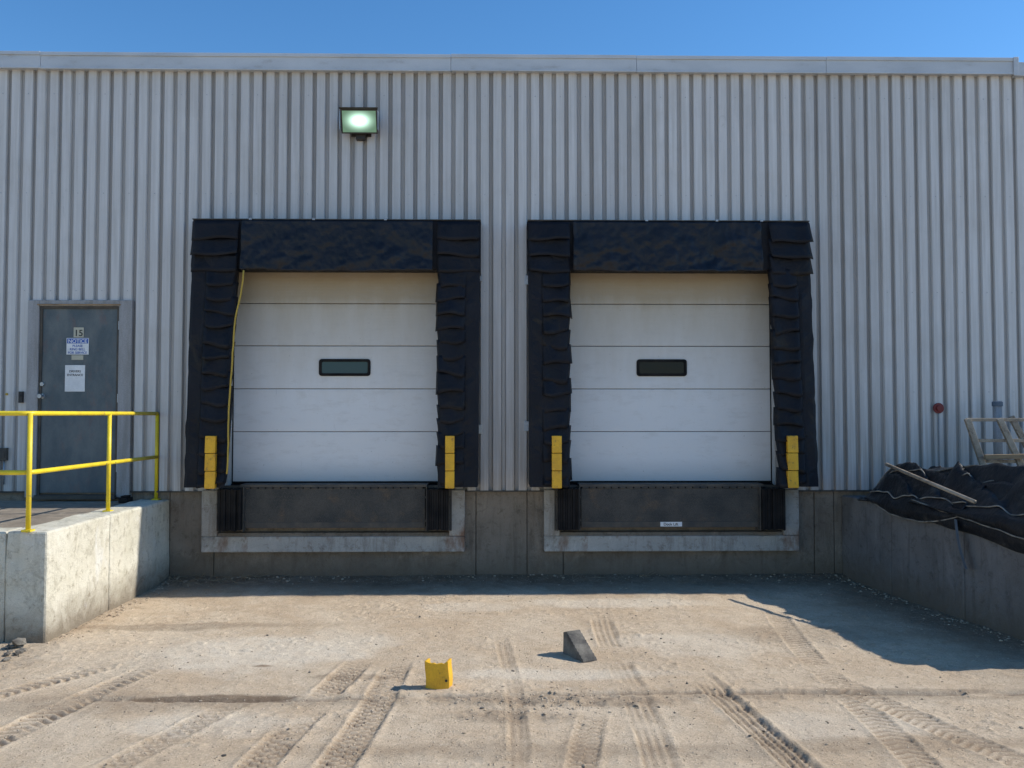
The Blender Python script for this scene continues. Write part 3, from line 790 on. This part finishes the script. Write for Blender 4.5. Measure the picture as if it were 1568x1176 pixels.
# ================================================================ TARP: overlapping folded layers draped over the wall top
def layer(seed, s0, s1, lift, face_hang, width, hgt0, hgt1, off0, off1, ns=90, nt_=70, cr_a=.06, freq=9):
    P = []
    for i in range(ns):
        a = i/(ns-1); sv = s0+(s1-s0)*a; y = -.45-sv*2.9; row = []
        endf = min(1, a*9+.12)**.6
        Hh = (hgt0+(hgt1-hgt0)*a)*endf*(1+.35*nz(a*4, 1, seed)); off = off0+(off1-off0)*a
        hang = face_hang(a)+.05*nz(a*6, 3, seed+1)
        for j in range(nt_):
            t = j/(nt_-1)
            if t < .2:
                b = t/.2; xo = -.018-lift*.5-.03*math.sin(b*math.pi)-.04*abs(nz(a*11, t*3, seed+2)); z = zW-hang*(1-b)+lift+.01
            elif t < .5:
                b = (t-.2)/.3; xo = -.018-lift*.5+(off+.018)*b; z = zW+lift+.01+Hh*(.55*b+.45*b*b*(3-2*b))
            else:
                b = (t-.5)/.5; xo = off-lift*.5+width*b; z = zW+lift+.01+Hh*(1-.22*math.sin(b*math.pi)**2)*(1-max(0, (b-.75)/.25)**2)
            w_ = min(1, max(0, (t-.16)*9))
            q = (t*freq+a*2.2+1.7*nz(a*2.2, t*2, seed+5)) % 1.0
            cr = min(q/.78, (1-q)/.22)
            z += w_*(cr_a*(cr-.5)+.13*nz(a*3.2, t*5, seed+7)+.035*nz(a*12, t*14, seed+9))
            if t >= .2: z = max(z, zW+.012+lift)
            row.append(Vector((xw(y)+xo+.03*nz(a*9, t*8, seed+11), y+.08*nz(t*4, a*2, seed+13)*w_, z)))
        P.append(row)
    return P
g1_ = layer(11, 0, 1.0, .0, lambda a: .03+.26*max(0, a-.12)**1.1, 1.2, .37, .46, .20, .58, cr_a=.09)
g2_ = layer(37, .06, .60, .035, lambda a: .03+.14*math.sin(a*3.1), .5, .34, .33, .20, .38, 60, 50, .10, 6)
g3_ = layer(59, .34, .99, .055, lambda a: -.02+.20*a, .7, .36, .44, .36, .58, 60, 50, .10, 6)
tps = []
for nm, g_ in (('cloth', g1_), ('upper_fold', g2_), ('near_fold', g3_)):
    s = B(); s.grid(g_); tps.append(s.obj(nm, m_tarp, smooth=True, solid=.004))
s = B()
for g_, j in ((g2_, 0), (g2_, 12), (g2_, 22), (g3_, 0), (g3_, 12), (g3_, 24), (g1_, 34)):
    pts = [r[j]+Vector((-.008, 0, .006)) for r in g_]
    sm = [sum((pts[max(0, min(len(pts)-1, i+q))] for q in (-1, 0, 1)), Vector())/3 for i in range(len(pts))]
    s.tube(sm, .007, 6)
tps.append(s.obj('hems', m_hem, smooth=True))
s = B(); Pg = []
for i in range(14):
    a = i/13; yy = -2.12-.14*a; Pg.append([(xw(yy)-.06-.02*math.sin(a*3), yy, zW-.02-.44*a), (xw(yy)-.075-.02*math.sin(a*3), yy-.07, zW-.02-.43*a)])
s.grid(Pg); tps.append(s.obj('strap', m_strap, solid=.003))
group('black_tarp', tps)
# pole resting on the heap, angled down over the wall edge
pa = Vector((xw(-.75)+.02, -.95, zW+.42)); pb = Vector((xw(-2.35)-.02, -2.35, zW+.16))
recentre(B().tube([pa, pa.lerp(pb, .5), pb], .018, 12).obj('pole', m_alu, smooth=True))

# ================================================================ LADDER on the raised yard
s = B(); wd = B()
yL = -.75
def beam(sb, a, b2, w=.035, t=.02):
    a = Vector(a); b2 = Vector(b2); d = (b2-a).normalized(); n = d.cross(Vector((0, 1, 0))).normalized()*w; m_ = Vector((0, t, 0))
    sb.hexa([a-n-m_, a+n-m_, a+n+m_, a-n+m_, b2-n-m_, b2+n-m_, b2+n+m_, b2-n+m_])
A0, A1 = W(1481, 641, yL), W(1513, 735, yL-.1)
B0, B1 = W(1530, 641, yL), W(1574, 735, yL-.1)
C0, C1 = W(1548, 638, yL+.3), W(1600, 735, yL+.25)
D0, D1 = W(1600, 641, yL), W(1650, 735, yL-.1)
for a_, b2 in ((A0, A1), (B0, B1), (C0, C1), (D0, D1)): beam(s, a_, b2, .032)
for f in (.02, .36, .70):
    beam(s, A0.lerp(A1, f)+Vector((0, .021, 0)), B0.lerp(B1, f)+Vector((0, .021, 0)), .018, .018)
    beam(s, B0.lerp(B1, f)+Vector((0, .021, 0)), D0.lerp(D1, f)+Vector((0, .021, 0)), .018, .018)
beam(wd, W(1508, 700, yL-.14), W(1600, 698, yL-.14), .026, .02)
group('ladder', [s.obj('rails_and_rungs', m_alu, .004), wd.obj('wooden_plank', m_wood, .003)])

# ================================================================ WHEEL CHOCK & YELLOW GUARD
A = G(862, 1003); Bp = G(893, 1017); dirv = (Bp-A); dirv.z = 0
side = Vector((-dirv.y, dirv.x, 0)).normalized()
if side.x < 0: side = -side
wdt = side*.13; hgt = .19; zb = gh(A.x, A.y)-.008
s = B(); ncut = 9; slope = []
top_pt = A+dirv.normalized()*.045
for i in range(ncut*2+1):
    a = i/(ncut*2); p = top_pt.lerp(Bp, a); zz = zb+hgt*(1-a)+.012*a+(.009 if i % 2 else 0)
    slope.append((p.x, p.y, zz))
loop = [(A.x, A.y, zb), (A.x+dirv.x*.02, A.y+dirv.y*.02, zb+hgt*.93)]+slope+[(Bp.x, Bp.y, zb)]
n = len(loop); s.v = loop+[(p[0]+wdt.x, p[1]+wdt.y, p[2]) for p in loop]
s.f.append(tuple(range(n))); s.f.append(tuple(range(n, 2*n))[::-1])
for i in range(n): s.f.append((i, (i+1) % n, n+(i+1) % n, n+i))
ck = s.obj('wheel_chock', M('worn_rubber', (.06, .055, .05), (.20, .18, .15), .85, 7, bmp=.4), .003); recentre(ck)

gA = G(651, 1058); gB = G(687, 1059); zb = gh(gA.x, gA.y)-.014; hg = .20
dx_ = Vector((gB.x-gA.x, gB.y-gA.y, 0)); bkv = Vector((.02, .085, 0))
s = B(); nseg = 8; front = []; inn = []
for i in range(nseg+1):
    a = i/nseg; bow = -.014*math.sin(a*math.pi)
    front.append(gA+dx_*a+Vector((0, bow, 0)))
pth = [front[0]+bkv]+front+[front[-1]+bkv]
cen = gA+dx_*.5+bkv*.6
for i, p in enumerate(pth): inn.append(p+(cen-p).normalized()*.016)
rows = [i/5 for i in range(6)]
npt = len(pth)
def ztop(i): return hg*(1.0 if i in (0, 1, 2, npt-1, npt-2) else .955)+(.004*math.sin(i*2.1))
for P_ in (pth, inn):
    for f in rows:
        for i, p in enumerate(P_): s.v.append((p.x+.005*math.sin(f*5), p.y, zb+ztop(i)*f))
def ix(l, r, i): return l*6*npt+r*npt+i
for l in (0, 1):
    for r in range(5):
        for i in range(npt-1): s.f.append((ix(l, r, i), ix(l, r, i+1), ix(l, r+1, i+1), ix(l, r+1, i)))
for i in range(npt-1): s.f.append((ix(0, 5, i), ix(0, 5, i+1), ix(1, 5, i+1), ix(1, 5, i)))
for r in range(5):
    s.f.append((ix(0, r, 0), ix(1, r, 0), ix(1, r+1, 0), ix(0, r+1, 0))); s.f.append((ix(0, r, npt-1), ix(1, r, npt-1), ix(1, r+1, npt-1), ix(0, r+1, npt-1)))
g1 = s.obj('curved_shell', m_orange, .002)
s = B(); hc = gA+dx_*.9+Vector((0, -.013, 0)); s.cyl((hc.x, hc.y, zb+.075), (0, -1, 0), .009, .004, 12); s.cyl((gA.x+dx_.x*.5, gA.y-.0165, zb+.10), (0, -1, 0), .006, .003, 10)
group('yellow_guard_piece', [g1, s.obj('bolt_holes', m_ink)])

# ================================================================ LOOSE STONES
bm = bmesh.new(); bmesh.ops.create_icosphere(bm, subdivisions=1, radius=1); iv = np.array([v.co[:] for v in bm.verts]); ifc = [tuple(v.index for v in f.verts) for f in bm.faces]; bm.free()
def stones(name, plist, mat):
    s = B()
    for (x, y, z, r) in plist:
        q = iv*(1+rng.uniform(-.3, .3, (len(iv), 1))); q = q*np.array([rng.uniform(.7, 1.4), rng.uniform(.7, 1.3), rng.uniform(.4, .75)])*r
        a = rng.uniform(0, 6.28); c_, s_ = math.cos(a), math.sin(a)
        q = np.stack([q[:, 0]*c_-q[:, 1]*s_+x, q[:, 0]*s_+q[:, 1]*c_+y, q[:, 2]+z], 1)
        n = len(s.v); s.v += [tuple(t) for t in q]; s.f += [tuple(n+i for i in f) for f in ifc]
    o = s.obj(name, mat); return recentre(o)
pl = []
for i in range(1900):
    x, y = rng.uniform(-4.5, 4.8), rng.uniform(-6, -.1); r = .003+.009*rng.rand()**4
    if x < xl+.02 and y > yfr: continue
    if x > xw(y)-.02: continue
    pl.append((x, y, gh(x, y)+r*.1, r))
for i in range(900):
    t = rng.randint(0, 3); r = .004+.014*rng.rand()**3
    if t == 0: x, y = rng.uniform(xl, xw(0)), -.02-abs(rng.normal(0, .12))
    elif t == 1: y = rng.uniform(yfr, 0); x = xl+.02+abs(rng.normal(0, .08))
    else: y = rng.uniform(yE, 0); x = xw(y)-.02-abs(rng.normal(0, .1))
    pl.append((x, y, gh(x, y)+r*.15, r))
for i in range(300):
    c_ = G(rng.normal(840, 75), rng.normal(1076, 9)); r = .003+.010*rng.rand()**2; pl.append((c_.x, c_.y, gh(c_.x, c_.y)+r*.1, r))
stones('gravel', pl, m_stone)
pl = []
for i in range(26):
    c_ = G(rng.normal(16, 14), rng.normal(998, 8)); r = .008+.028*rng.rand()**3; pl.append((c_.x, c_.y, gh(c_.x, c_.y)+r*.3, r))
pl.append((*G(27, 992)[:2], .05, .06))
for i in range(50):
    c_ = G(rng.uniform(150, 1400), rng.uniform(930, 1170)); r = .005+.009*rng.rand()**2; pl.append((c_.x, c_.y, gh(c_.x, c_.y)+r*.2, r))
stones('rubble', pl, m_debris)
s = B()
for i in range(60):
    x = rng.uniform(xl+.05, xl+1.1) if i < 40 else rng.uniform(-3, 3.6); y = -.05-abs(rng.normal(0, .13)); a = rng.uniform(0, 6.28); l_ = rng.uniform(.05, .22); z = gh(x, y)+.006
    s.tube([(x, y, z), (x+l_*.5*math.cos(a), y+l_*.4*math.sin(a), z+.015+rng.rand()*.03), (x+l_*math.cos(a+.3), y+l_*.7*math.sin(a+.3), z+rng.rand()*.05)], .003, 5)
recentre(s.obj('twigs', simple('dry_twig', (.26, .20, .13), .9)))

# ================================================================ LIGHT, SKY, CAMERA
w = bpy.data.worlds.new('World'); scene.world = w; w.use_nodes = True
nt = w.node_tree; bg = nt.nodes['Background']
sky = nt.nodes.new('ShaderNodeTexSky'); sky.sky_type = 'NISHITA'; sky.sun_disc = False
el = math.asin(SUN.z); az = math.atan2(SUN.x, SUN.y)
sky.sun_elevation = el; sky.sun_rotation = az; sky.air_density = 1.0; sky.dust_density = .05; sky.ozone_density = 3.0; sky.altitude = 300
hs = nt.nodes.new('ShaderNodeHueSaturation'); hs.inputs['Saturation'].default_value = 1.24; hs.inputs['Value'].default_value = 1.18
nt.links.new(sky.outputs[0], hs.inputs['Color']); nt.links.new(hs.outputs[0], bg.inputs[0]); bg.inputs[1].default_value = .15
sd = bpy.data.lights.new('sun', 'SUN'); sd.energy = 5; sd.angle = math.radians(.5); sd.color = (1, .955, .87)
so = bpy.data.objects.new('sun', sd); so.rotation_euler = SUN.to_track_quat('Z', 'Y').to_euler(); so.location = (10, 2, 12)
scene.collection.objects.link(so)
cd = bpy.data.cameras.new('camera'); cd.sensor_width = 36; cd.lens = F/1568*36; cd.clip_end = 2000; cd.clip_start = .05
cam = bpy.data.objects.new('camera', cd); cam.location = C; cam.rotation_euler = ROT
scene.collection.objects.link(cam); scene.camera = cam
